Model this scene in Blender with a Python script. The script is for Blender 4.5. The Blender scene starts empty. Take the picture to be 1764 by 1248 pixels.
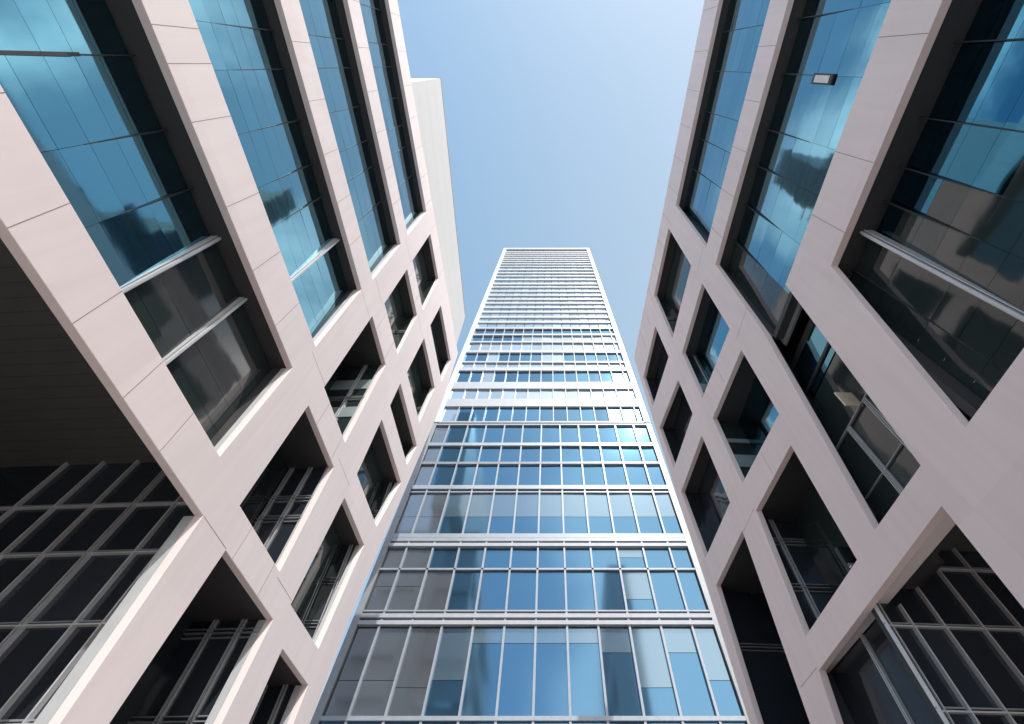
import bpy, bmesh, math, random
from mathutils import Vector, Matrix
random.seed(11)
scene = bpy.context.scene
COL = scene.collection
EYE = 1.6                      # camera height above the paving; wall coordinates z are measured from the eye

# ------------------------------------------------------------------ materials
def new_mat(name):
    m = bpy.data.materials.new(name); m.use_nodes = True
    nt = m.node_tree
    b = nt.nodes['Principled BSDF']
    return m, nt, b

def stone(name, col, rough=0.5, var=0.05, scale=0.6, bump=0.02, panels=0.0):
    m, nt, b = new_mat(name)
    tc = nt.nodes.new('ShaderNodeTexCoord')
    n1 = nt.nodes.new('ShaderNodeTexNoise'); n1.inputs['Scale'].default_value = scale; n1.inputs['Detail'].default_value = 6
    n2 = nt.nodes.new('ShaderNodeTexNoise'); n2.inputs['Scale'].default_value = 38; n2.inputs['Detail'].default_value = 4
    nt.links.new(tc.outputs['Object'], n1.inputs['Vector']); nt.links.new(tc.outputs['Object'], n2.inputs['Vector'])
    mx = nt.nodes.new('ShaderNodeMath'); mx.operation = 'MULTIPLY_ADD'
    nt.links.new(n1.outputs['Fac'], mx.inputs[0]); mx.inputs[1].default_value = 2*var; mx.inputs[2].default_value = 1-var
    m2 = nt.nodes.new('ShaderNodeMath'); m2.operation = 'MULTIPLY_ADD'
    nt.links.new(n2.outputs['Fac'], m2.inputs[0]); m2.inputs[1].default_value = var*0.8; m2.inputs[2].default_value = -var*0.4
    ad = nt.nodes.new('ShaderNodeMath'); nt.links.new(mx.outputs[0], ad.inputs[0]); nt.links.new(m2.outputs[0], ad.inputs[1])
    if panels:
        mp = nt.nodes.new('ShaderNodeMapping'); mp.inputs['Scale'].default_value = (0.0, 0.485, 0.12); nt.links.new(tc.outputs['Object'], mp.inputs['Vector'])
        fl = nt.nodes.new('ShaderNodeVectorMath'); fl.operation = 'FLOOR'; nt.links.new(mp.outputs[0], fl.inputs[0])
        wn = nt.nodes.new('ShaderNodeTexWhiteNoise'); wn.noise_dimensions = '3D'; nt.links.new(fl.outputs[0], wn.inputs['Vector'])
        st = nt.nodes.new('ShaderNodeTexNoise'); st.inputs['Scale'].default_value = 1.0; st.inputs['Detail'].default_value = 5
        ms = nt.nodes.new('ShaderNodeMapping'); ms.inputs['Scale'].default_value = (3.0, 3.0, 0.22); nt.links.new(tc.outputs['Object'], ms.inputs['Vector']); nt.links.new(ms.outputs[0], st.inputs['Vector'])
        a1 = nt.nodes.new('ShaderNodeMath'); a1.operation = 'MULTIPLY_ADD'; nt.links.new(wn.outputs['Value'], a1.inputs[0]); a1.inputs[1].default_value = 2*panels; a1.inputs[2].default_value = -panels
        a2 = nt.nodes.new('ShaderNodeMath'); a2.operation = 'MULTIPLY_ADD'; nt.links.new(st.outputs['Fac'], a2.inputs[0]); a2.inputs[1].default_value = .15; a2.inputs[2].default_value = -.075
        a3 = nt.nodes.new('ShaderNodeMath'); nt.links.new(a1.outputs[0], a3.inputs[0]); nt.links.new(a2.outputs[0], a3.inputs[1])
        a4 = nt.nodes.new('ShaderNodeMath'); nt.links.new(a3.outputs[0], a4.inputs[0]); nt.links.new(ad.outputs[0], a4.inputs[1]); ad = a4
    hs = nt.nodes.new('ShaderNodeVectorMath'); hs.operation = 'SCALE'
    hs.inputs[0].default_value = col[:3]; nt.links.new(ad.outputs[0], hs.inputs['Scale'])
    nt.links.new(hs.outputs[0], b.inputs['Base Color'])
    b.inputs['Roughness'].default_value = rough
    if bump:
        bp = nt.nodes.new('ShaderNodeBump'); bp.inputs['Strength'].default_value = bump; bp.inputs['Distance'].default_value = 0.02
        nt.links.new(n2.outputs['Fac'], bp.inputs['Height']); nt.links.new(bp.outputs[0], b.inputs['Normal'])
    return m

def glass(name, col, rough=0.02, wave=0.012, isl=0.15, scale=0.9, metal=1.0, ior=1.5):
    """coated reflective glazing: tinted mirror whose reflectance rises at grazing angles, slightly wavy, each pane a little different"""
    m, nt, b = new_mat(name)
    b.inputs['Metallic'].default_value = metal; b.inputs['IOR'].default_value = ior
    b.inputs['Roughness'].default_value = rough
    geo = nt.nodes.new('ShaderNodeNewGeometry')
    ma = nt.nodes.new('ShaderNodeMath'); ma.operation = 'MULTIPLY_ADD'
    nt.links.new(geo.outputs['Random Per Island'], ma.inputs[0]); ma.inputs[1].default_value = 2*isl; ma.inputs[2].default_value = 1-isl
    sc = nt.nodes.new('ShaderNodeVectorMath'); sc.operation = 'SCALE'; sc.inputs[0].default_value = col[:3]
    nt.links.new(ma.outputs[0], sc.inputs['Scale']); nt.links.new(sc.outputs[0], b.inputs['Base Color'])
    tc = nt.nodes.new('ShaderNodeTexCoord')
    ns = nt.nodes.new('ShaderNodeTexNoise'); ns.inputs['Scale'].default_value = scale; ns.inputs['Detail'].default_value = 1.5
    nt.links.new(tc.outputs['Object'], ns.inputs['Vector'])
    bp = nt.nodes.new('ShaderNodeBump'); bp.inputs['Strength'].default_value = 1.0; bp.inputs['Distance'].default_value = wave
    nt.links.new(ns.outputs['Fac'], bp.inputs['Height']); nt.links.new(bp.outputs[0], b.inputs['Normal'])
    return m

def plain(name, col, rough=0.5, metal=0.0):
    m, nt, b = new_mat(name)
    tc = nt.nodes.new('ShaderNodeTexCoord')
    n1 = nt.nodes.new('ShaderNodeTexNoise'); n1.inputs['Scale'].default_value = 2.2; n1.inputs['Detail'].default_value = 5
    nt.links.new(tc.outputs['Object'], n1.inputs['Vector'])
    ma = nt.nodes.new('ShaderNodeMath'); ma.operation = 'MULTIPLY_ADD'
    nt.links.new(n1.outputs['Fac'], ma.inputs[0]); ma.inputs[1].default_value = 0.3; ma.inputs[2].default_value = 0.85
    sc = nt.nodes.new('ShaderNodeVectorMath'); sc.operation = 'SCALE'; sc.inputs[0].default_value = col[:3]
    nt.links.new(ma.outputs[0], sc.inputs['Scale']); nt.links.new(sc.outputs[0], b.inputs['Base Color'])
    b.inputs['Roughness'].default_value = rough; b.inputs['Metallic'].default_value = metal
    return m

M = dict(
    panel=stone('cladding_panel', (0.77, 0.682, 0.672), 0.55, 0.035, panels=.03),
    joint=plain('panel_joint', (0.26, 0.22, 0.20), 0.9),
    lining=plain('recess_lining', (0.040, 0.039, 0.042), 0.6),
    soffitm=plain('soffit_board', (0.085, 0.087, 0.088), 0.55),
    dark=plain('dark_frame', (0.02, 0.022, 0.025), 0.5),
    alu=plain('aluminium', (0.62, 0.63, 0.65), 0.35, 0.35),
    alud=plain('grey_aluminium', (0.30, 0.32, 0.34), 0.4, 0.3),
    gblue=glass('coated_blue_glass', (0.12, 0.30, 0.385), 0.05, 0.004, 0.05),
    gdeep=glass('deep_blue_glass', (0.04, 0.165, 0.26), 0.03, 0.004, 0.06),
    gdark=glass('dark_glass', (0.022, 0.032, 0.032), 0.05, 0.004, 0.12, .9, 0.0, 1.6),
    gblack=glass('black_glass', (0.02, 0.025, 0.033), 0.06, 0.008, 0.35, .9, 0.0, 1.7),
    gpale=plain('pale_blind_band', (0.22, 0.27, 0.28), 0.5),
    white=stone('white_wall', (0.58, 0.568, 0.56), 0.5, 0.03, 0.3, 0.01),
    fin=plain('white_metal', (0.38, 0.41, 0.45), 0.4),
    white2=plain('white_edge_metal', (0.57, 0.60, 0.63), 0.4),
    band=plain('spandrel_metal', (0.34, 0.38, 0.43), 0.3, 0.2),
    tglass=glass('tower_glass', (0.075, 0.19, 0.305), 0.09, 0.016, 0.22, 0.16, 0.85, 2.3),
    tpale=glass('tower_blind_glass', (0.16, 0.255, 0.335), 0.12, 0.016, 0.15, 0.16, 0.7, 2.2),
    tgrey_refl=glass('tower_grey_reflection', (0.25, 0.28, 0.31), 0.11, 0.016, 0.2, 0.16, .8, 1.8),  # leftmost bays: the end wall's grey reflection is put into the pane colour
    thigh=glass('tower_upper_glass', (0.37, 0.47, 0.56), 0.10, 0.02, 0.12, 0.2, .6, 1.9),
    roof=plain('roof_membrane', (0.35, 0.34, 0.33), 0.8),
    brown=plain('brown_render', (0.07, 0.06, 0.055), 0.8),
    jambm=plain('jamb_metal', (0.44, 0.455, 0.47), 0.5),
    peach=plain('lit_wall_tone', (0.78, 0.62, 0.46), 0.6),  # sunlit look of a small wall patch, painted in as colour
    lamp=plain('lamp_glass', (0.75, 0.66, 0.66), 0.3),
    paving=stone('granite_paving', (0.34, 0.31, 0.29), 0.7, 0.1, 1.5, 0.2),
    panel2=stone('pinkish_cladding_panel', (0.88, 0.735, 0.715), 0.55, 0.035, panels=.03),
)

# ------------------------------------------------------------------ mesh helper
class MB:
    def __init__(self): self.v = []; self.f = []; self.mi = []; self.mats = []
    def mid(self, m):
        if m not in self.mats: self.mats.append(m)
        return self.mats.index(m)
    def quad(self, pts, m):
        k = len(self.v); self.v += [tuple(p) for p in pts]; self.f.append(tuple(range(k, k+len(pts)))); self.mi.append(self.mid(m))
    def hexa(self, p, m):           # p: 8 points, 0-3 one face, 4-7 the opposite one
        k = len(self.v); self.v += [tuple(q) for q in p]
        for f in ((0,3,2,1),(4,5,6,7),(0,1,5,4),(1,2,6,5),(2,3,7,6),(3,0,4,7)):
            self.f.append(tuple(k+i for i in f)); self.mi.append(self.mid(m))
    def box(self, F, s0, s1, n0, n1, z0, z1, m):
        c = [F(s0,n0,z0),F(s1,n0,z0),F(s1,n1,z0),F(s0,n1,z0),F(s0,n0,z1),F(s1,n0,z1),F(s1,n1,z1),F(s0,n1,z1)]
        self.hexa(c, m)
    def build(self, name, parent=None, bevel=0):
        me = bpy.data.meshes.new(name); me.from_pydata(self.v, [], self.f)
        for m in self.mats: me.materials.append(M[m])
        for p, i in zip(me.polygons, self.mi): p.material_index = i
        bm = bmesh.new(); bm.from_mesh(me); bmesh.ops.recalc_face_normals(bm, faces=bm.faces); bm.to_mesh(me); bm.free()
        me.update()
        o = bpy.data.objects.new(name, me); COL.objects.link(o)
        if parent: o.parent = parent
        if bevel:
            md = o.modifiers.new('edge', 'BEVEL'); md.width = bevel; md.segments = 2; md.limit_method = 'ANGLE'
        return o

def empty(name, loc, label, cat, group=None):
    o = bpy.data.objects.new(name, None); COL.objects.link(o)
    o.empty_display_size = 0.5
    o['label'] = label; o['category'] = cat
    if group: o['group'] = group
    return o

# ------------------------------------------------------------------ wall frames: s along the street, n into the building, z up from eye level
def frame(dx, side):
    d = Vector((dx, 1.0, 0)).normalized()
    n = Vector((d.y, -d.x, 0)) * (1 if side > 0 else -1)
    return lambda s, n_, z: d*s + n*n_ + Vector((0, 0, z + EYE))
FL = frame(0.0822/1.8346, -1)
FR = frame(-0.1075/1.8346, 1)
D = 10.0            # distance from the eye to either facade
TH = 0.25           # thickness of the stone lattice
GL = 10.78          # plane of the ribbon glazing

def lattice(F, outer, holes, name, parent, mat):
    """a stone screen D..D+TH thick: outline with openings, edges softly rounded"""
    cu = bpy.data.curves.new(name, 'CURVE'); cu.dimensions = '2D'; cu.fill_mode = 'BOTH'
    b = 0.012
    cu.extrude = TH/2 - b; cu.bevel_depth = b; cu.bevel_resolution = 1; cu.offset = -b
    for poly in [outer] + holes:
        sp = cu.splines.new('POLY'); sp.points.add(len(poly)-1); sp.use_cyclic_u = True
        for p, q in zip(sp.points, poly): p.co = (q[0], q[1], 0, 1)
    tmp = bpy.data.objects.new('outline_curve', cu); COL.objects.link(tmp)
    dg = bpy.context.evaluated_depsgraph_get(); dg.update()
    me = bpy.data.meshes.new_from_object(tmp.evaluated_get(dg))
    bpy.data.objects.remove(tmp)
    bpy.data.curves.remove(cu)
    for v in me.vertices:
        v.co = F(v.co.x, D + TH/2 - v.co.z, v.co.y)
    me.materials.clear(); me.materials.append(M[mat])
    for p in me.polygons: p.material_index = 0; p.use_smooth = False
    bm = bmesh.new(); bm.from_mesh(me); bmesh.ops.recalc_face_normals(bm, faces=bm.faces); bm.to_mesh(me); bm.free()
    me.name = name
    o = bpy.data.objects.new(name, me); COL.objects.link(o); o.parent = parent
    return o

def joints(F, parent, beams, cols):
    """open joints between the cladding panels, one dark line mesh belonging to the facade"""
    mb = MB(); w = 0.008
    for s, za, zb, ds in beams:
        mb.hexa([F(s-w,D-.003,za),F(s+w,D-.003,za),F(s+w,D+.01,za),F(s-w,D+.01,za),
                 F(s+ds-w,D-.003,zb),F(s+ds+w,D-.003,zb),F(s+ds+w,D+.01,zb),F(s+ds-w,D+.01,zb)], 'joint')
    for z, sa, sb in cols:
        mb.box(F, sa, sb, D-.003, D+.01, z-w, z+w, 'joint')
    me = parent.data; me.materials.append(M['joint'])
    bm = bmesh.new(); bm.from_mesh(me)
    vs = [bm.verts.new(v) for v in mb.v]
    for f in mb.f:
        q = bm.faces.new([vs[i] for i in f]); q.material_index = 1
    bm.to_mesh(me); bm.free(); me.update()

def jamb(F, parent, pb, pt, depth, m='jambm', w=.3):
    """side face of an upright, deeper than the screen itself"""
    mb = MB(); a, b = D+TH+.003, D+depth
    mb.hexa([F(pb[0],a,pb[1]),F(pb[0]+w,a,pb[1]),F(pb[0]+w,b,pb[1]),F(pb[0],b,pb[1]),F(pt[0],a,pt[1]),F(pt[0]+w,a,pt[1]),F(pt[0]+w,b,pt[1]),F(pt[0],b,pt[1])], m)
    return mb.build('jamb', parent)

def pane_grid(F, s_edges, z_edges, n, tilt, mats, gap=0.005):
    """single panes standing side by side, each tilted by its own small angle"""
    mb = MB()
    for i in range(len(s_edges)-1):
        for j in range(len(z_edges)-1):
            s0, s1, z0, z1 = s_edges[i]+gap, s_edges[i+1]-gap, z_edges[j]+gap, z_edges[j+1]-gap
            if s1-s0 < .03 or z1-z0 < .03: continue
            t = math.tan(math.radians(tilt(i, j))); u = math.radians(random.uniform(-.3, .3)); e = math.radians(random.uniform(-.25, .25))*(z1-z0)/2
            dsn = (s1-s0)/2*math.tan(u); zm = (z_edges[0]+z_edges[-1])/2
            a, b = n+(z0-zm)*t-e, n+(z1-zm)*t+e
            mb.quad([F(s0, a-dsn, z0), F(s1, a+dsn, z0), F(s1, b+dsn, z1), F(s0, b-dsn, z1)], mats(i, j))
    return mb

def ribbon(F, parent, s0, s1, z0, z1, mull, seams, tilt, mats, wide=(), n=GL, fd=.2):
    """long recessed ribbon window: lining, panes, thin transoms, upright fins"""
    back = MB()
    z0i, z1i = z0-.02, z1+.0
    back.box(F, s0, s1, n+.45, n+.55, z0i, z1i+.3, 'dark')
    lin = MB()
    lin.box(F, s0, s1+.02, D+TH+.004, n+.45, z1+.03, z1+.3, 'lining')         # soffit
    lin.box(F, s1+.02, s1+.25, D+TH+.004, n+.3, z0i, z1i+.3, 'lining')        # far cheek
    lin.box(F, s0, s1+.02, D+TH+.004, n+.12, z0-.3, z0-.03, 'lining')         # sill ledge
    w = back.build('window', parent)
    lin.build('lining', w)
    se = [s0] + list(mull) + [s1]; ze = [z0] + list(seams) + [z1]
    pane_grid(F, se, ze, n, tilt, mats).build('pane', w)
    for m in mull:
        mb = MB()
        if m in wide:
            mb.box(F, m-.035, m+.035, n-fd, n+.1, z0, z1, 'alu')
            mb.box(F, m-.085, m-.062, n-fd+.08, n+.1, z0, z1, 'alu'); mb.box(F, m+.065, m+.088, n-fd+.08, n+.1, z0, z1, 'alu')
        else:
            mb.box(F, m-.014, m+.014, n-.03, n+.1, z0, z1, 'dark')
        mb.build('mullion', w)
    return w

def bay(F, parent, poly, depth, trans=(), mulls=(), pale=(), endg='gblack', backg='gdark', n_end=None, soff='lining'):
    """short opening: a recess whose far end is glazed across the street direction, dark glass along the back"""
    s0 = min(p[0] for p in poly); s1 = max(p[0] for p in poly); z0 = min(p[1] for p in poly); z1 = max(p[1] for p in poly)
    a, b = D+TH+.004, D+TH+depth
    w0 = MB(); w0.box(F, s0-.3, s1+.5, b+.05, b+.2, z0-.3, z1+.3, 'dark'); w = w0.build('window', parent)
    lin = MB()
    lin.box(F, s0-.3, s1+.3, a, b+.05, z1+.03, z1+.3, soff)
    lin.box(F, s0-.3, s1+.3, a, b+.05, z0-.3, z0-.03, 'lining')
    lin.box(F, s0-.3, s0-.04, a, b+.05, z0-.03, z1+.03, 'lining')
    lin.build('lining', w)
    g = MB()
    ze = [z0-.03] + sorted(list(trans)) + [z1+.03]; ne = [a] + sorted(D+m for m in mulls) + [b+.05]
    e = s1+.06
    for i in range(len(ne)-1):
        for j in range(len(ze)-1):
            g.quad([F(e+random.uniform(0,.01), ne[i]+.012, ze[j]+.012), F(e, ne[i+1]-.012, ze[j]+.012), F(e+random.uniform(0,.02), ne[i+1]-.012, ze[j+1]-.012), F(e, ne[i]+.012, ze[j+1]-.012)], endg)
    g.quad([F(s0, b, z0), F(e, b, z0), F(e, b, z1), F(s0, b, z1)], backg)
    g.build('pane', w)
    for t in trans:
        mb = MB()
        for k, dz in enumerate((-.14, 0, .14)):
            mb.box(F, e-.07-.03*(k == 1), e+.02, a+.01, b, t+dz-.014, t+dz+.014, 'alud')
        mb.build('transom', w)
    for q in mulls:
        mb = MB()
        for dn in (-.06, .06):
            mb.box(F, e-.09, e+.02, D+q+dn-.018, D+q+dn+.018, z0-.03, z1+.03, 'alu')
        mb.build('mullion', w)
    for (za, zb, m) in pale:
        mb = MB(); mb.box(F, e-.05, e+.02, a+.02, b, za, zb, m); mb.build('blind', w)
    return w

def rect(s0, s1, z0, z1): return [(s0, z0), (s1, z0), (s1, z1), (s0, z1)]

# ================================================================== LEFT BUILDING
left = empty('office_building', None, 'pale stone lattice office building on the left, lit by the sun', 'building')
L_R0c1 = rect(-14, 10.2, -1.2, 8.45)
L_R0c1[1] = (10.75, -1.2)
L_R1 = rect(-14, 9.32, 9.88, 14.6); L_R2 = rect(-14, 9.55, 16.55, 22.4); L_R3 = rect(-14, 9.74, 24.15, 30.2); L_R4 = rect(-14, 9.75, 32.15, 38.3)
L_R0c2 = [(11.55, -1.2), (15.45, -1.2), (15.62, 8.42), (11.75, 8.42)]
L_g = rect(11.17, 14.68, 9.6, 14.63); L_c = rect(11.34, 14.57, 16.1, 22.8); L_b = rect(11.6, 15.2, 24.95, 30.4); L_a = rect(11.58, 15.62, 32.05, 38.3)
L_R0c3 = [(16.9, -1.2), (19.5, -1.2), (19.8, 8.1), (16.97, 8.1)]
L_k = [(16.25, 9.28), (19.5, 9.28), (20.1, 14.5), (16.55, 14.5)]
L_h = [(16.7, 16.1), (20.75, 16.1), (21.9, 20.3), (16.7, 20.3)]
L_f = [(16.92, 21.85), (21.9, 21.85), (22.45, 24.2), (16.95, 24.2)]
L_e = [(17.15, 25.75), (21.6, 25.75), (22.2, 30.9), (17.45, 30.9)]
L_d = [(17.55, 33.15), (23.2, 33.15), (23.75, 37.5), (17.85, 37.5)]
lholes = [L_R0c1, L_R1, L_R2, L_R3, L_R4, L_R0c2, L_g, L_c, L_b, L_a, L_R0c3, L_k, L_h, L_f, L_e, L_d]
lout = [(-16, -1.6), (19.85, -1.6), (21.1, 7.5), (21.5, 12.4), (24.1, 28.05), (24.7, 33), (25.0, 40.75), (-16, 40.75)]
lat = lattice(FL, lout, lholes, 'facade', left, 'panel')
bm_ = [(s, 8.46, 9.87, -.1) for s in (-6, -4, -2, 0.1, 2.1, 4.1, 6.05, 7.75)] + \
      [(s, 14.61, 16.54, 0) for s in (-5.4, -3.3, -1.3, -.45, 0.95, 3.3, 5.4, 7.5)] + \
      [(s, 22.41, 24.14, 0) for s in (-5.4, -3.3, -1.2, .9, 3.0, 5.1, 7.2)] + \
      [(s, 30.21, 32.14, 0) for s in (-5.4, -3.3, -1.2, .9, 3.0, 5.1, 7.2)] + \
      [(s, 38.31, 40.7, 0) for s in (-5.4, -3.3, -1.2, .9, 3.0, 5.1, 7.2, 9.3, 11.4, 13.5, 15.6, 17.7)] + \
      [(s, za, zb, 0) for s in (12.2, 14.2) for za, zb in ((8.44, 9.58), (14.65, 16.08), (22.82, 24.93), (30.42, 32.03))]
cl_ = [(8.46, 10.22, 11.72), (16.2, 9.57, 11.3), (22.4, 9.57, 11.3), (24.6, 9.76, 11.55), (31.5, 9.77, 11.55), (9.4, 14.7, 16.2), (15.2, 14.7, 16.5), (30.6, 15.25, 17.4)]
joints(FL, lat, bm_, cl_)
def sky_then_bldg(edge, up=3.2, mid=1.2, dn=-1.0):
    return lambda i, j: up if i < edge else (mid if i == edge else dn)
LM = (-5.25, -3.43, -1.57, -.29, 1.57, 3.34, 4.77, 6.87)
ribbon(FL, left, -14, 9.32, 9.88, 14.6, (-4.9, -2.8, -.66, 1.1, 2.7, 4.25, 6.4), (11.0, 11.9, 12.75, 13.5), lambda i, j: 3.3 if i < 6 else 1.0, lambda i, j: 'gblue' if i < 6 else 'gdark', wide=(4.25, 6.4))  # dark panes at the far end: mirrored building put into the glass colour
ribbon(FL, left, -14, 9.55, 16.55, 22.4, LM, (18.2, 19.1, 20.0, 21.0), lambda i, j: 2.0, lambda i, j: 'gblue', wide=(6.87,), n=10.6)
ribbon(FL, left, -14, 9.74, 24.15, 30.2, LM, (26.5, 27.5, 28.6), lambda i, j: 1.0, lambda i, j: 'gblue', n=10.6)
ribbon(FL, left, -14, 9.75, 32.15, 38.3, LM, (34.5, 35.8, 37.0), lambda i, j: .5, lambda i, j: 'gblue', n=10.6)
# dark tube lying against an upright of the first ribbon
# short bays
bay(FL, left, L_g, 1.8, (12.9, 11.9), (1.05, 1.9))
bay(FL, left, L_c, 2.2, (19.6,), (1.2,), ((20.45, 21.3, 'gpale'), (18.05, 18.85, 'gpale')), endg='gdark')
bay(FL, left, L_b, .62, (28.0,), (), endg='gdark'); bay(FL, left, L_a, .6, (), (), endg='gdark')
bay(FL, left, L_k, .8, (12.6, 10.6), (.65,)); bay(FL, left, L_h, .8, (18.0,), (.65,)); bay(FL, left, L_f, .8, (23.0,), ())
bay(FL, left, L_e, .7, (28.2,), (), endg='gdark'); bay(FL, left, L_d, .7, (35.0,), ())
bay(FL, left, L_R0c2, 2.6, (8.1-.1, 5.5, 2.6), (1.0, 2.0)); bay(FL, left, L_R0c3, 2.4, (6.4, 3.8), (.9, 1.7))
# deep open hall under the first beam, closed by a curtain wall across the street direction
def hall(F, parent, s0, s1, n1, zt, zlow, trans, mulls, thick, na=None, endg='gblack'):
    a = D+TH+.004 if na is None else na
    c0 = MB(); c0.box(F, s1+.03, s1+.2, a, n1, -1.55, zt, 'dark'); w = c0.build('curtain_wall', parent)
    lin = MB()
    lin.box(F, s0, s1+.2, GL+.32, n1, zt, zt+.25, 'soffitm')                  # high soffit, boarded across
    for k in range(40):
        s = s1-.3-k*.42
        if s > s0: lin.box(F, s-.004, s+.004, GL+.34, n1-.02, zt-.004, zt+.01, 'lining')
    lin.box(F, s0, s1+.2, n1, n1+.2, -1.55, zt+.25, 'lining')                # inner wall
    lin.build('soffit', w)
    g = MB(); ze = [-1.5] + sorted(trans) + [zt]; ne = [a] + sorted(mulls) + [n1]
    for i in range(len(ne)-1):
        for j in range(len(ze)-1):
            g.quad([F(s1+random.uniform(0,.012), ne[i]+.01, ze[j]+.01), F(s1+random.uniform(0,.012), ne[i+1]-.01, ze[j]+.01), F(s1+.006, ne[i+1]-.01, ze[j+1]-.01), F(s1+random.uniform(0,.012), ne[i]+.01, ze[j+1]-.01)], endg)
    g.build('pane', w)
    for t in trans:
        mb = MB(); mb.box(F, s1-.10, s1+.02, a, n1, t-.065, t-.025, 'alu'); mb.box(F, s1-.06, s1+.02, a, n1, t+.025, t+.06, 'alud'); mb.build('transom', w)
    for q in mulls:
        d = .065 if q in thick else .022
        zq = zlow-.04 if q < GL+.3 else zt
        mb = MB(); mb.box(F, s1-.13, s1+.02, q-d, q-d+.022, -1.5, zq, 'alu'); mb.box(F, s1-.13, s1+.02, q+d-.022, q+d, -1.5, zq, 'alu')
        mb.box(F, s1-.07, s1+.02, q-d+.024, q+d-.024, -1.5, zq, 'dark'); mb.build('mullion', w)
    return w
hall(FL, left, -14, 10.82, 19.4, 11.3, 8.45, (9.45, 7.77, 5.83, 3.83, 1.5), (11.0, 11.7, 13.0, 14.3, 15.5, 16.8), (13.0,))
for q, dep in ((L_R0c1, .55), (L_R0c2, .5), (L_R0c3, .5), (L_k, .4), (L_g, .32), (L_h, .36), (L_f, .36), (L_e, .36), (L_d, .36), (L_c, .34)): jamb(FL, left, q[1], q[2], dep)
for q in (L_R1, L_R2, L_R3, L_R4): jamb(FL, left, q[1], q[2], .42, w=.018)
# mass of the building behind the screen
mb = MB(); mb.box(FL, -15.9, 19.7, 19.62, 24, -1.6, 40.6, 'lining'); mb.build('core', left)
mb = MB(); mb.box(FL, -16, 24.9, D+TH+.002, 24, 40.45, 40.72, 'roof'); mb.build('roof', left)
mb = MB()
for (za, zb, e) in ((-1.6, 9, 20.6), (9.02, 15.6, 21.35), (15.62, 21.2, 22.3), (21.22, 25, 23.1), (25.02, 32.5, 23.95), (32.52, 40.44, 24.6)):
    mb.box(FL, e-.2, e, D+TH+.002, 24, za, zb, 'panel')
mb.build('end_wall', left)

# ================================================================== WHITE UPPER BLOCK behind the left roof
wb = empty('white_building', None, 'plain white windowless building rising behind the roof of the left lattice building', 'building')
Wf = lambda s, n, z: Vector((-n, s, z+EYE))
mb = MB(); mb.box(Wf, 1.35, 31.0, 11.32, 14.9, 40.75, 59.8, 'white'); mb.box(Wf, 25.4, 29.5, 12.9, 14.88, -1.6, 40.74, 'white'); mb.build('wall', wb)
mb = MB(); mb.box(Wf, 1.3, 31.05, 11.27, 14.95, 59.8, 60.0, 'fin'); mb.build('coping', wb)
mb = MB()
for z in (44.5, 48.3, 52.1, 55.9): mb.box(Wf, 1.36, 30.95, 11.317, 11.33, z-.005, z+.005, 'white2')
for s in (6, 11, 16, 21, 26): mb.box(Wf, s-.005, s+.005, 11.317, 11.33, 40.8, 59.7, 'white2')
mb.build('panel_joint', wb)

# ================================================================== RIGHT BUILDING
right = empty('office_building', None, 'shaded pinkish stone lattice office building on the right', 'building')
R_R4 = [(-14, 26.0), (8.4, 26.0), (7.96, 33.68), (-14, 33.68)]
R_R3 = [(-14, 16.88), (6.75, 16.88), (7.92, 8.28), (10.5, 8.28), (9.1, 17.0), (8.68, 24.05), (-14, 24.05)]
R_A1 = [(-14, 7.95), (6.39, 7.95), (5.13, 14.7), (-14, 14.7)]
R_R0 = [(8.9, -1.2), (17.6, -1.2), (16.48, 5.76), (16.12, 7.1), (8.27, 7.3), (8.45, 4.93)]
R_a = [(10.15, 27.7), (15.6, 27.85), (15.3, 34.4), (9.75, 34.3)]
R_b = [(10.58, 20.2), (15.45, 20.8), (15.28, 25.45), (10.27, 25.2)]
R_c = [(11.05, 14.1), (15.48, 14.5), (15.35, 18.95), (10.75, 18.45)]
R_d = [(11.75, 8.2), (16.0, 8.1), (15.4, 12.95), (11.45, 12.75)]
R_e = [(17.0, 27.7), (22.2, 28.5), (22.2, 32.5), (17.04, 32.3)]
R_f = [(17.05, 21.4), (22.0, 21.7), (22.2, 26.0), (17.05, 24.9)]
R_g = [(17.1, 14.8), (21.7, 14.9), (22.05, 19.75), (17.07, 19.5)]
R_h = [(18.7, -1.2), (22.0, -1.2), (21.85, 7.58), (21.5, 13.25), (17.08, 13.2), (17.95, 6.26)]
rholes = [R_R4, R_R3, R_A1, R_R0, R_a, R_b, R_c, R_d, R_e, R_f, R_g, R_h]
rout = [(-16, -1.6), (22.6, -1.6), (22.6, 14), (22.85, 20), (22.85, 36.75), (-16, 36.75)]
rlat = lattice(FR, rout, rholes, 'facade', right, 'panel2')
rb = [(s, 14.72, 16.86, 0) for s in (-5.5, -3.4, -1.25, 1.9, 4.0)] + [(s, 24.07, 25.98, 0) for s in (-5.5, -3.4, -1.25, .9, 3.0, 5.1, 7.2)] + \
     [(s, 33.7, 36.7, 0) for s in (-5.5, -3.4, -1.25, .9, 3.0, 5.1, 7.2, 9.3, 11.4, 13.5, 15.6, 17.7, 19.8)] + [(s, 12.98, 14.2, 0) for s in (13.2,)] + [(s, 19.0, 20.3, 0) for s in (13,)]
joints(FR, rlat, rb, [(7.2, 16.15, 17.6), (13.1, 15.45, 17.0), (26.4, 8.5, 10.1), (19.2, 8.95, 10.6)])
RM = (-4.8, -2.2, -.24, 1.96, 3.53, 5.4)
ribbon(FR, right, -14, 8.3, 26.0, 33.68, RM, (28.4, 29.5, 30.7, 32.2), lambda i, j: .6, lambda i, j: 'gblue', n=10.6)
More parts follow.
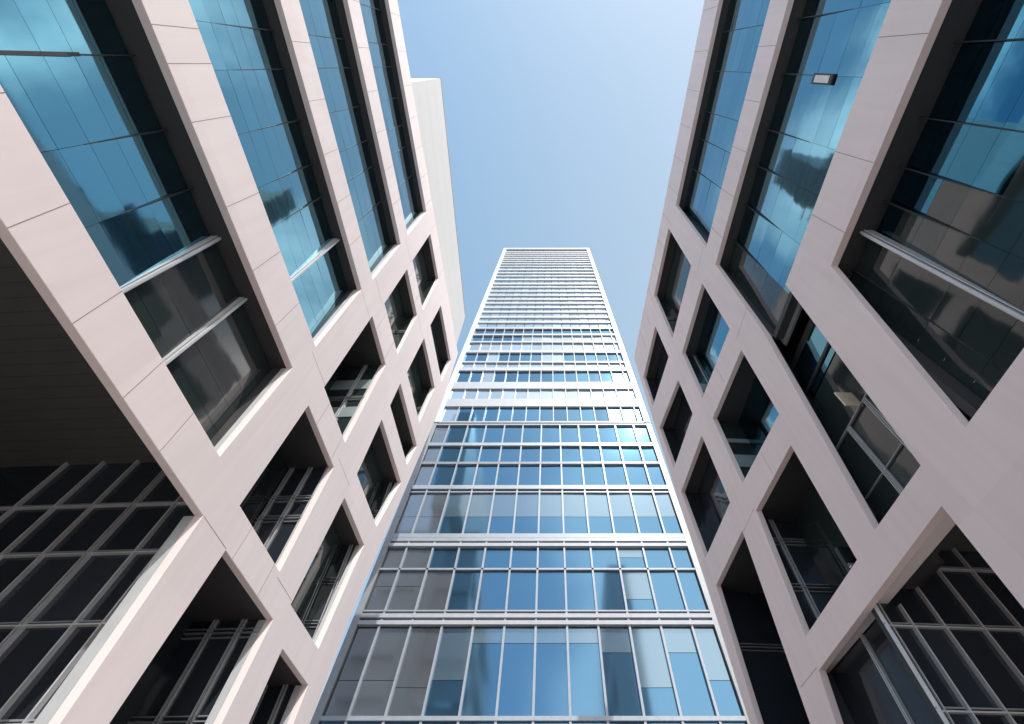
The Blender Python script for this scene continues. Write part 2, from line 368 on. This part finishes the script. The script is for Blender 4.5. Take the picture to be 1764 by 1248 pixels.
w3 = ribbon(FR, right, -14, 9.0, 16.88, 24.05, RM + (7.3,), (18.3, 19.5, 21.0, 22.5), lambda i, j: 2.4, lambda i, j: 'gblue' if i < 7 else 'gdark', n=10.62)
ribbon(FR, right, -14, 6.0, 7.95, 14.7, (-2.95, -1.1, .65, 1.95, 2.95, 3.95, 5.2), (9.0, 10.0, 11.0, 12.0, 13.0, 13.9), lambda i, j: 3.8 if i < 6 else 1.0, lambda i, j: 'gdeep' if j >= (0, 0, 0, 3, 5, 6, 7, 7)[i] else 'gdark', wide=(3.95,), fd=.29)  # stepped dark panes paint in the reflection of a skyline
# recessed corner between the two long ribbons: floor edge, glazed cheek, fins, wall patch with warm light put into its colour
rc0 = MB(); rc0.box(FR, 6.4, 10.9, 11.8, 11.9, 8.0, 16.85, 'dark'); rc = rc0.build('window', right)
mb = MB()
for k in range(3):
    for z0_, z1_ in ((13.85, 14.2), (14.36, 15.6)): mb.quad([FR(6.5+k*1.15, 10.84, z0_), FR(7.63+k*1.15, 10.84, z0_), FR(7.63+k*1.15, 10.84+.05*(z1_-z0_), z1_), FR(6.5+k*1.15, 10.84+.05*(z1_-z0_), z1_)], 'gblue')
mb.quad([FR(6.4, 10.8, 8.0), FR(10.9, 10.8, 8.0), FR(10.9, 10.86, 13.79), FR(6.4, 10.86, 13.79)], 'gdark'); mb.build('pane', rc)
mb = MB(); mb.box(FR, 6.2, 9.2, 10.6, 10.7, 16.35, 16.86, 'alud'); mb.build('floor_edge', rc)
mb = MB(); mb.box(FR, 6.3, 11.0, 10.3, 11.5, 7.7, 8.2, 'lining'); mb.build('lining', rc)
mb = MB(); mb.box(FR, 8.6, 8.66, 10.26, 10.85, 11.62, 12.3, 'peach'); mb.build('lit_wall_patch', rc)
for s in (8.35, 9.55):
    mb = MB()
    for d in (-.07, 0, .07): mb.box(FR, s+d-.012, s+d+.012, 10.72, 10.8, 8.2, 11.62, 'alu')
    mb.build('mullion', rc)
mb = MB(); mb.box(FR, 6.5, 10.8, 10.74, 10.81, 11.62, 11.68, 'alud'); mb.box(FR, 6.5, 10.8, 10.75, 10.81, 9.7, 9.74, 'alud'); mb.build('transom', rc)
mb = MB(); mb.box(FR, 6.45, 9.98, 10.96, 11.78, 13.8, 16.05, 'dark'); mb.box(FR, 6.45, 9.98, 10.8, 10.95, 14.21, 14.35, 'dark'); mb.build('frame', rc)
bay(FR, right, R_a, .6, (31.0,), (), endg='gdark'); bay(FR, right, R_b, .65, (21.3,), (.9,), ((21.6, 22.3, 'gpale'),), endg='gdark', backg='gblue')
bay(FR, right, R_c, 1.2, (), (), ((18.2-.9, 18.2-.65, 'gpale'), (15.6, 16.4, 'gpale')), endg='gdark', backg='gblue')
bay(FR, right, R_d, 1.6, (11.9, 9.9), (.85,))
for q in (R_e, R_f, R_g): bay(FR, right, q, .8, (), (), endg='gblack', backg='gblack')
wh = bay(FR, right, R_h, 2.4, (10.6,), (), endg='gblack', backg='gblack')
hall(FR, right, 8.0, 12.5, 17.0, 9.2, 7.3, (8.5, 6.7, 4.7, 2.4), (10.32, 11.0, 11.9, 13.0, 14.1, 15.2), (10.32,), na=D+TH+.004)
sb = MB(); sb.box(FR, 8.0, 18.0, D+TH+.004, 10.75, 7.33, 7.9, 'panel'); sb.build('soffit', right)
mb = MB(); mb.box(FR, 12.75, 17.6, 10.8, 10.9, -1.5, 7.9, 'gblack'); bgz = mb.build('back_glazing', right)
mb = MB(); mb.box(FR, 14.2, 14.23, 10.7, 10.8, -1.5, 7.3, 'alu'); mb.box(FR, 14.29, 14.32, 10.7, 10.8, -1.5, 7.3, 'alu'); mb.build('mullion', bgz)
mb = MB(); mb.box(FR, -15.9, 22.5, 17.22, 18.4, -1.6, 11.5, 'lining'); mb.box(FR, -15.9, 22.4, 11.95, 12.35, 13.2, 36.5, 'lining'); mb.build('core', right)
mb = MB(); mb.box(FR, -16, 22.8, D+TH+.002, 12.4, 36.4, 36.72, 'roof'); mb.build('roof', right)
mb = MB(); mb.box(FR, 22.3, 22.55, D+TH+.002, 18.4, -1.6, 11.5, 'panel'); mb.box(FR, 22.35, 22.8, D+TH+.002, 12.38, 11.52, 36.38, 'panel'); mb.build('end_wall', right)
# lamp on its rail in the middle ribbon
mb = MB(); mb.box(FR, -.28, -.23, 10.7, 10.76, 16.9, 24.0, 'dark'); lr = mb.build('lamp_rail', right)
mb = MB(); mb.box(FR, -.31, .05, 10.5, 10.62, 19.55, 21.0, 'dark'); mb.box(FR, -.16, -.1, 10.58, 10.75, 20.2, 20.4, 'alud'); lb = mb.build('lamp', right, .02)
mb = MB(); mb.box(FR, -.25, -.01, 10.485, 10.51, 19.75, 20.8, 'lamp'); mb.build('lamp_lens', lb)
mb = MB(); mb.box(FL, -.70, -.62, 10.66, 10.74, 9.9, 12.75, 'dark'); mb.build('rail', left)

# ================================================================== TOWER
tower = empty('glass_tower', None, 'tall blue glass skyscraper with white edges at the end of the street', 'building')
TY = 40.0
xl = lambda z: -16.77 + (z-13.53)*0.06708
xr = lambda z: 15.36 - (z-13.53)*0.0339
FINW = 0.6
def T(s, y, z):
    a, b = xl(z)+FINW, xr(z)-FINW
    return Vector((a+(b-a)*s, TY+y, z+EYE))
TOP = 114.9
def tbox(mb, s0, s1, y0, y1, z0, z1, m):
    mb.hexa([T(s0,y0,z0),T(s1,y0,z0),T(s1,y1,z0),T(s0,y1,z0),T(s0,y0,z1),T(s1,y0,z1),T(s1,y1,z1),T(s0,y1,z1)], m)
mb = MB(); tbox(mb, 0.004, .996, .32, 26, -1.6, TOP-.4, 'dark'); mb.build('core', tower)
V_ = lambda x, y, z: Vector((x, TY+y, z+EYE))
for sgn in (0, 1):
    for za, zb, w_, y_, m in ((-1.6, 46.6, .6, -.16, 'alud'), (46.6, TOP, .78, -.26, 'white2')):
        mb = MB()
        X = (lambda z: (xl(z), xl(z)+w_)) if sgn == 0 else (lambda z: (xr(z)-w_, xr(z)))
        a0, a1 = X(za); b0, b1 = X(zb)
        mb.hexa([V_(a0,y_,za),V_(a1,y_,za),V_(a1,26,za),V_(a0,26,za),V_(b0,y_,zb),V_(b1,y_,zb),V_(b1,26,zb),V_(b0,26,zb)], m)
        mb.build('corner_fin', tower)
mb = MB(); tbox(mb, -.0, 1.0, -.3, 26, TOP-1.0, TOP, 'fin'); mb.build('roof_rim', tower)

LOW = [0.0] + [0.0625+.0875*k for k in range(11)] + [1.0]
HIGH = [0.0] + [0.08+.0682*k for k in range(14)] + [1.0]
# glass rows (z0, z1) and the bands between them
low_rows = [(14.06, 20.33), (21.75, 25.53), (25.77, 27.94), (29.54, 34.85), (35.85, 39.15), (39.5, 42.2), (42.8, 46.15)]
def band(z0, z1, out, m): 
    mb = MB(); tbox(mb, 0.0005, .9995, -out, .3, z0, z1, m); return mb
bands = [(13.7, 13.98, .16, 'band'), (20.47, 20.81, .22, 'fin'), (21.06, 21.4, .2, 'fin'), (21.62, 21.74, .12, 'band'), (25.55, 25.72, .1, 'band'),
         (28.0, 28.34, .22, 'fin'), (28.62, 28.98, .14, 'band'), (29.02, 29.5, .12, 'band'), (34.88, 35.02, .05, 'band'), (35.3, 35.82, .16, 'band'),
         (39.17, 39.3, .14, 'fin'), (39.4, 39.49, .1, 'band'), (42.24, 42.74, .16, 'band'), (46.17, 46.36, .14, 'fin'), (46.55, 46.8, .2, 'fin'),
         (50.05, 51.75, .14, 'fin'), (54.2, 55.85, .14, 'fin'), (58.92, 59.75, .14, 'fin'), (61.25, 61.65, .1, 'fin'), (64.25, 64.95, .12, 'fin'),
         (67.5, 67.95, .12, 'fin'), (70.0, 70.5, .12, 'fin'), (72.35, 72.8, .12, 'fin')]
ups = [74.9, 76.9, 79.0, 81.0, 82.9, 84.7, 86.6, 88.6, 90.7, 92.4, 94.7, 96.8, 98.6, 100.5, 102.6, 104.2, 105.8, 107.2, 108.6, 110.1, 111.5, 112.7]
bands += [(z-.17, z+.17, .1, 'white2') for z in ups]
for z0, z1, o, m in bands:
    band(z0, z1, o, m).build('floor_band', tower)
for r, (z0, z1) in enumerate(low_rows):
    for k in range(len(LOW)-1):
        a, b = LOW[k]+.003, LOW[k+1]-.003
        if r == 0: split = random.choice([19.12, 19.12, 19.1, 17.6, 16.4, 15.9, 18.4]); 
        elif r == 3: split = 31.75
        elif r in (1, 4, 6) and random.random() < .2: split = z1 - random.uniform(.15, .75)*(z1-z0)
        elif r == 2 and random.random() < .25: split = z1 - (z1-z0)*.45
        else: split = z1
        tx, tz = random.uniform(-.02, .02), random.uniform(-.02, .02)
        yy = lambda c, z: .16 + tx*(c) + tz*((z-z0)/(z1-z0)-.5)
        w = MB(); w.quad([T(a, yy(-1, z0), z0), T(b, yy(1, z0), z0), T(b, yy(1, split), split-.02), T(a, yy(-1, split), split-.02)], 'tgrey_refl' if k < (3, 3, 2, 2, 1, 1, 1)[r] else 'tglass')
        wo = w.build('window', tower)
        if split < z1-.1:
            g = MB(); g.quad([T(a, yy(-1, split), split+.02), T(b, yy(1, split), split+.02), T(b, yy(1, z1), z1), T(a, yy(-1, z1), z1)], 'tgrey_refl' if k < (3, 3, 2, 2, 1, 1, 1)[r] else 'tpale'); g.build('blind', wo)
for k in range(1, len(LOW)-1):
    mb = MB(); tbox(mb, LOW[k]-.003, LOW[k]+.003, -.1, .3, 13.2, 46.16, 'band'); mb.build('mullion', tower)
for k in range(1, len(HIGH)-1):
    mb = MB(); tbox(mb, HIGH[k]-.0022, HIGH[k]+.0022, -.08, .3, 46.82, 73, 'fin'); mb.build('mullion', tower)
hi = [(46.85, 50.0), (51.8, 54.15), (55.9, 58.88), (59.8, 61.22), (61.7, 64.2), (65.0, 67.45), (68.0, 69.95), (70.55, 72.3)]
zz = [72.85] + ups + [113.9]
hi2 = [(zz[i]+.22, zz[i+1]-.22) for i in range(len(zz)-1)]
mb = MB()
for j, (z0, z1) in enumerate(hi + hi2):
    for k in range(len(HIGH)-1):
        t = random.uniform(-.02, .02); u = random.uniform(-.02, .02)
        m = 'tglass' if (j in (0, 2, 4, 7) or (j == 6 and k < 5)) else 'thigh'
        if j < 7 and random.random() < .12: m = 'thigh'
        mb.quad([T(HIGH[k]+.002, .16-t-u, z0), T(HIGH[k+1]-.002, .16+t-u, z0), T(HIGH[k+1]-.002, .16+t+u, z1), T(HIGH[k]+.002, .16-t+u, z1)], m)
uw = mb.build('upper_windows', tower); uw['kind'] = 'stuff'
mb = MB(); tbox(mb, 0.003, .997, .1, .3, -1.6, 13.68, 'tglass'); mb.build('base_glazing', tower)

# ================================================================== NEIGHBOURS mirrored in the street windows
def neighbour(label, blocks):
    e = empty('neighbour_building', None, label, 'building')
    for (x0, x1, y0, y1, h) in blocks:
        G = lambda s, n, z: Vector((n, s, z+EYE))
        mb = MB(); mb.box(G, y0, y1, x0, x1, -1.6, h, 'brown'); mb.build('wall', e)
        mb = MB()
        for k in range(6, int(h), 4): mb.box(G, y0-.06, y1+.06, x0-.06, x1+.06, k, k+1.9, 'gblack')
        mb.build('window_bands', e)
neighbour('brown stepped high rise mirrored in the left windows', [(48, 62, 11, 17, 86), (48.3, 62, 17, 23, 96), (48, 63, 23, 34, 112), (50, 60, 26, 32, 150)])
neighbour('brown stepped high rise mirrored in the right windows', [(-62, -48, 4.5, 8, 106), (-62, -48.3, 8, 13, 124), (-63, -48, 13, 30, 137), (-60, -50, 17, 28, 178)])

# ================================================================== GROUND
me = bpy.data.meshes.new('plaza'); me.from_pydata([(-300,-300,0),(300,-300,0),(300,300,0),(-300,300,0)], [], [(0,1,2,3)]); me.materials.append(M['paving'])
go = bpy.data.objects.new('plaza', me); COL.objects.link(go); go['kind'] = 'structure'

# ================================================================== CAMERA
f_px = 790.585; E = math.radians(56.97)
cam = bpy.data.cameras.new('camera'); cam.sensor_width = 36; cam.lens = f_px/1764*36
cam.shift_x = -53/1764; cam.clip_end = 2000; cam.clip_start = .05
co = bpy.data.objects.new('camera', cam); COL.objects.link(co)
co.location = (0, 0, EYE); co.rotation_euler = (math.pi/2 + E, 0, 0)
scene.camera = co

# ================================================================== LIGHT
SUN = Vector((0.21, -0.58, 0.78)).normalized()
sun = bpy.data.lights.new('sun', 'SUN'); sun.energy = 2.0; sun.angle = math.radians(.6); sun.color = (1.0, .95, .9)
so = bpy.data.objects.new('sun', sun); COL.objects.link(so)
so.rotation_euler = (-SUN).to_track_quat('-Z', 'Y').to_euler()
W = bpy.data.worlds.new('World'); scene.world = W; W.use_nodes = True
nt = W.node_tree; bg = nt.nodes['Background']
sky = nt.nodes.new('ShaderNodeTexSky'); sky.sky_type = 'NISHITA'; sky.sun_disc = False
sky.sun_elevation = math.asin(SUN.z); sky.sun_rotation = math.atan2(SUN.x, SUN.y)
sky.air_density = 1.0; sky.dust_density = 1.6; sky.ozone_density = 1.2; sky.altitude = 50
# scattered cloud over the half of the sky behind the viewer
tc = nt.nodes.new('ShaderNodeTexCoord'); sep = nt.nodes.new('ShaderNodeSeparateXYZ'); nt.links.new(tc.outputs['Generated'], sep.inputs[0])
ns = nt.nodes.new('ShaderNodeTexNoise'); ns.inputs['Scale'].default_value = 3.1; ns.inputs['Detail'].default_value = 7; ns.inputs['Roughness'].default_value = .55; ns.inputs['Distortion'].default_value = .4
cm = nt.nodes.new('ShaderNodeMapping'); cm.inputs['Location'].default_value = (9.1, 4.2, .9)
nt.links.new(tc.outputs['Generated'], cm.inputs['Vector']); nt.links.new(cm.outputs[0], ns.inputs['Vector'])
cr = nt.nodes.new('ShaderNodeMapRange'); cr.interpolation_type = 'SMOOTHSTEP'
cr.inputs['From Min'].default_value = .40; cr.inputs['From Max'].default_value = .64
mk = nt.nodes.new('ShaderNodeMapRange'); mk.interpolation_type = 'SMOOTHSTEP'
mk.inputs['From Min'].default_value = -.14; mk.inputs['From Max'].default_value = -.40
nt.links.new(sep.outputs['Y'], mk.inputs['Value'])
cl = nt.nodes.new('ShaderNodeClamp'); cl.inputs['Min'].default_value = -.28; cl.inputs['Max'].default_value = .28; nt.links.new(sep.outputs['X'], cl.inputs['Value'])
b1 = nt.nodes.new('ShaderNodeMath'); b1.operation = 'MULTIPLY'; nt.links.new(cl.outputs[0], b1.inputs[0]); nt.links.new(mk.outputs[0], b1.inputs[1])      # the cloud bank thickens towards one side
b2 = nt.nodes.new('ShaderNodeMath'); b2.operation = 'MULTIPLY_ADD'; nt.links.new(b1.outputs[0], b2.inputs[0]); b2.inputs[1].default_value = 1.5
b3 = nt.nodes.new('ShaderNodeMath'); b3.operation = 'MULTIPLY_ADD'; nt.links.new(mk.outputs[0], b3.inputs[0]); b3.inputs[1].default_value = -.02; nt.links.new(ns.outputs['Fac'], b3.inputs[2]); nt.links.new(b3.outputs[0], b2.inputs[2])
b4 = nt.nodes.new('ShaderNodeMath'); b4.operation = 'MULTIPLY_ADD'; b4.inputs[1].default_value = .015
sx_ = nt.nodes.new('ShaderNodeMapRange'); sx_.inputs['From Min'].default_value = .3; sx_.inputs['From Max'].default_value = .5; nt.links.new(sep.outputs['X'], sx_.inputs['Value'])
nt.links.new(sx_.outputs[0], b4.inputs[0]); nt.links.new(b2.outputs[0], b4.inputs[2]); nt.links.new(b4.outputs[0], cr.inputs['Value'])
ax = nt.nodes.new('ShaderNodeMath'); ax.operation = 'ABSOLUTE'; nt.links.new(sep.outputs['X'], ax.inputs[0])
mk2 = nt.nodes.new('ShaderNodeMapRange'); mk2.interpolation_type = 'SMOOTHSTEP'; mk2.inputs['From Min'].default_value = .30; mk2.inputs['From Max'].default_value = .50
nt.links.new(ax.outputs[0], mk2.inputs['Value'])
mx_ = nt.nodes.new('ShaderNodeMath'); mx_.operation = 'MAXIMUM'; nt.links.new(mk.outputs[0], mx_.inputs[0]); nt.links.new(mk2.outputs[0], mx_.inputs[1])
mul = nt.nodes.new('ShaderNodeMath'); mul.operation = 'MULTIPLY'; nt.links.new(cr.outputs[0], mul.inputs[0]); nt.links.new(mx_.outputs[0], mul.inputs[1])
mix = nt.nodes.new('ShaderNodeMix'); mix.data_type = 'RGBA'
veil = nt.nodes.new('ShaderNodeMix'); veil.data_type = 'RGBA'; veil.inputs['Factor'].default_value = .62      # thin high haze
nt.links.new(sky.outputs[0], veil.inputs['A']); 
vg = nt.nodes.new('ShaderNodeMapRange'); vg.inputs['From Min'].default_value = -.3; vg.inputs['From Max'].default_value = .35; nt.links.new(sep.outputs['X'], vg.inputs['Value'])
vc = nt.nodes.new('ShaderNodeMix'); vc.data_type = 'RGBA'; nt.links.new(vg.outputs[0], vc.inputs['Factor'])          # haze whitens towards the sun's side
vc.inputs['A'].default_value = (0.94, 1.70, 2.30, 1); vc.inputs['B'].default_value = (1.95, 2.4, 2.58, 1); nt.links.new(vc.outputs['Result'], veil.inputs['B'])
nt.links.new(mul.outputs[0], mix.inputs['Factor']); nt.links.new(veil.outputs['Result'], mix.inputs['A']); mix.inputs['B'].default_value = (7.2, 7.0, 6.85, 1)
nt.links.new(mix.outputs['Result'], bg.inputs['Color']); bg.inputs['Strength'].default_value = .134

vs = scene.view_settings; vs.view_transform = 'Standard'; vs.look = 'None'; vs.exposure = 1.24; vs.gamma = 1
scene.render.engine = 'CYCLES'
scene.cycles.use_denoising = True
scene.cycles.max_bounces = 10; scene.cycles.glossy_bounces = 6; scene.cycles.diffuse_bounces = 5
scene.render.resolution_x = 1024; scene.render.resolution_y = 724
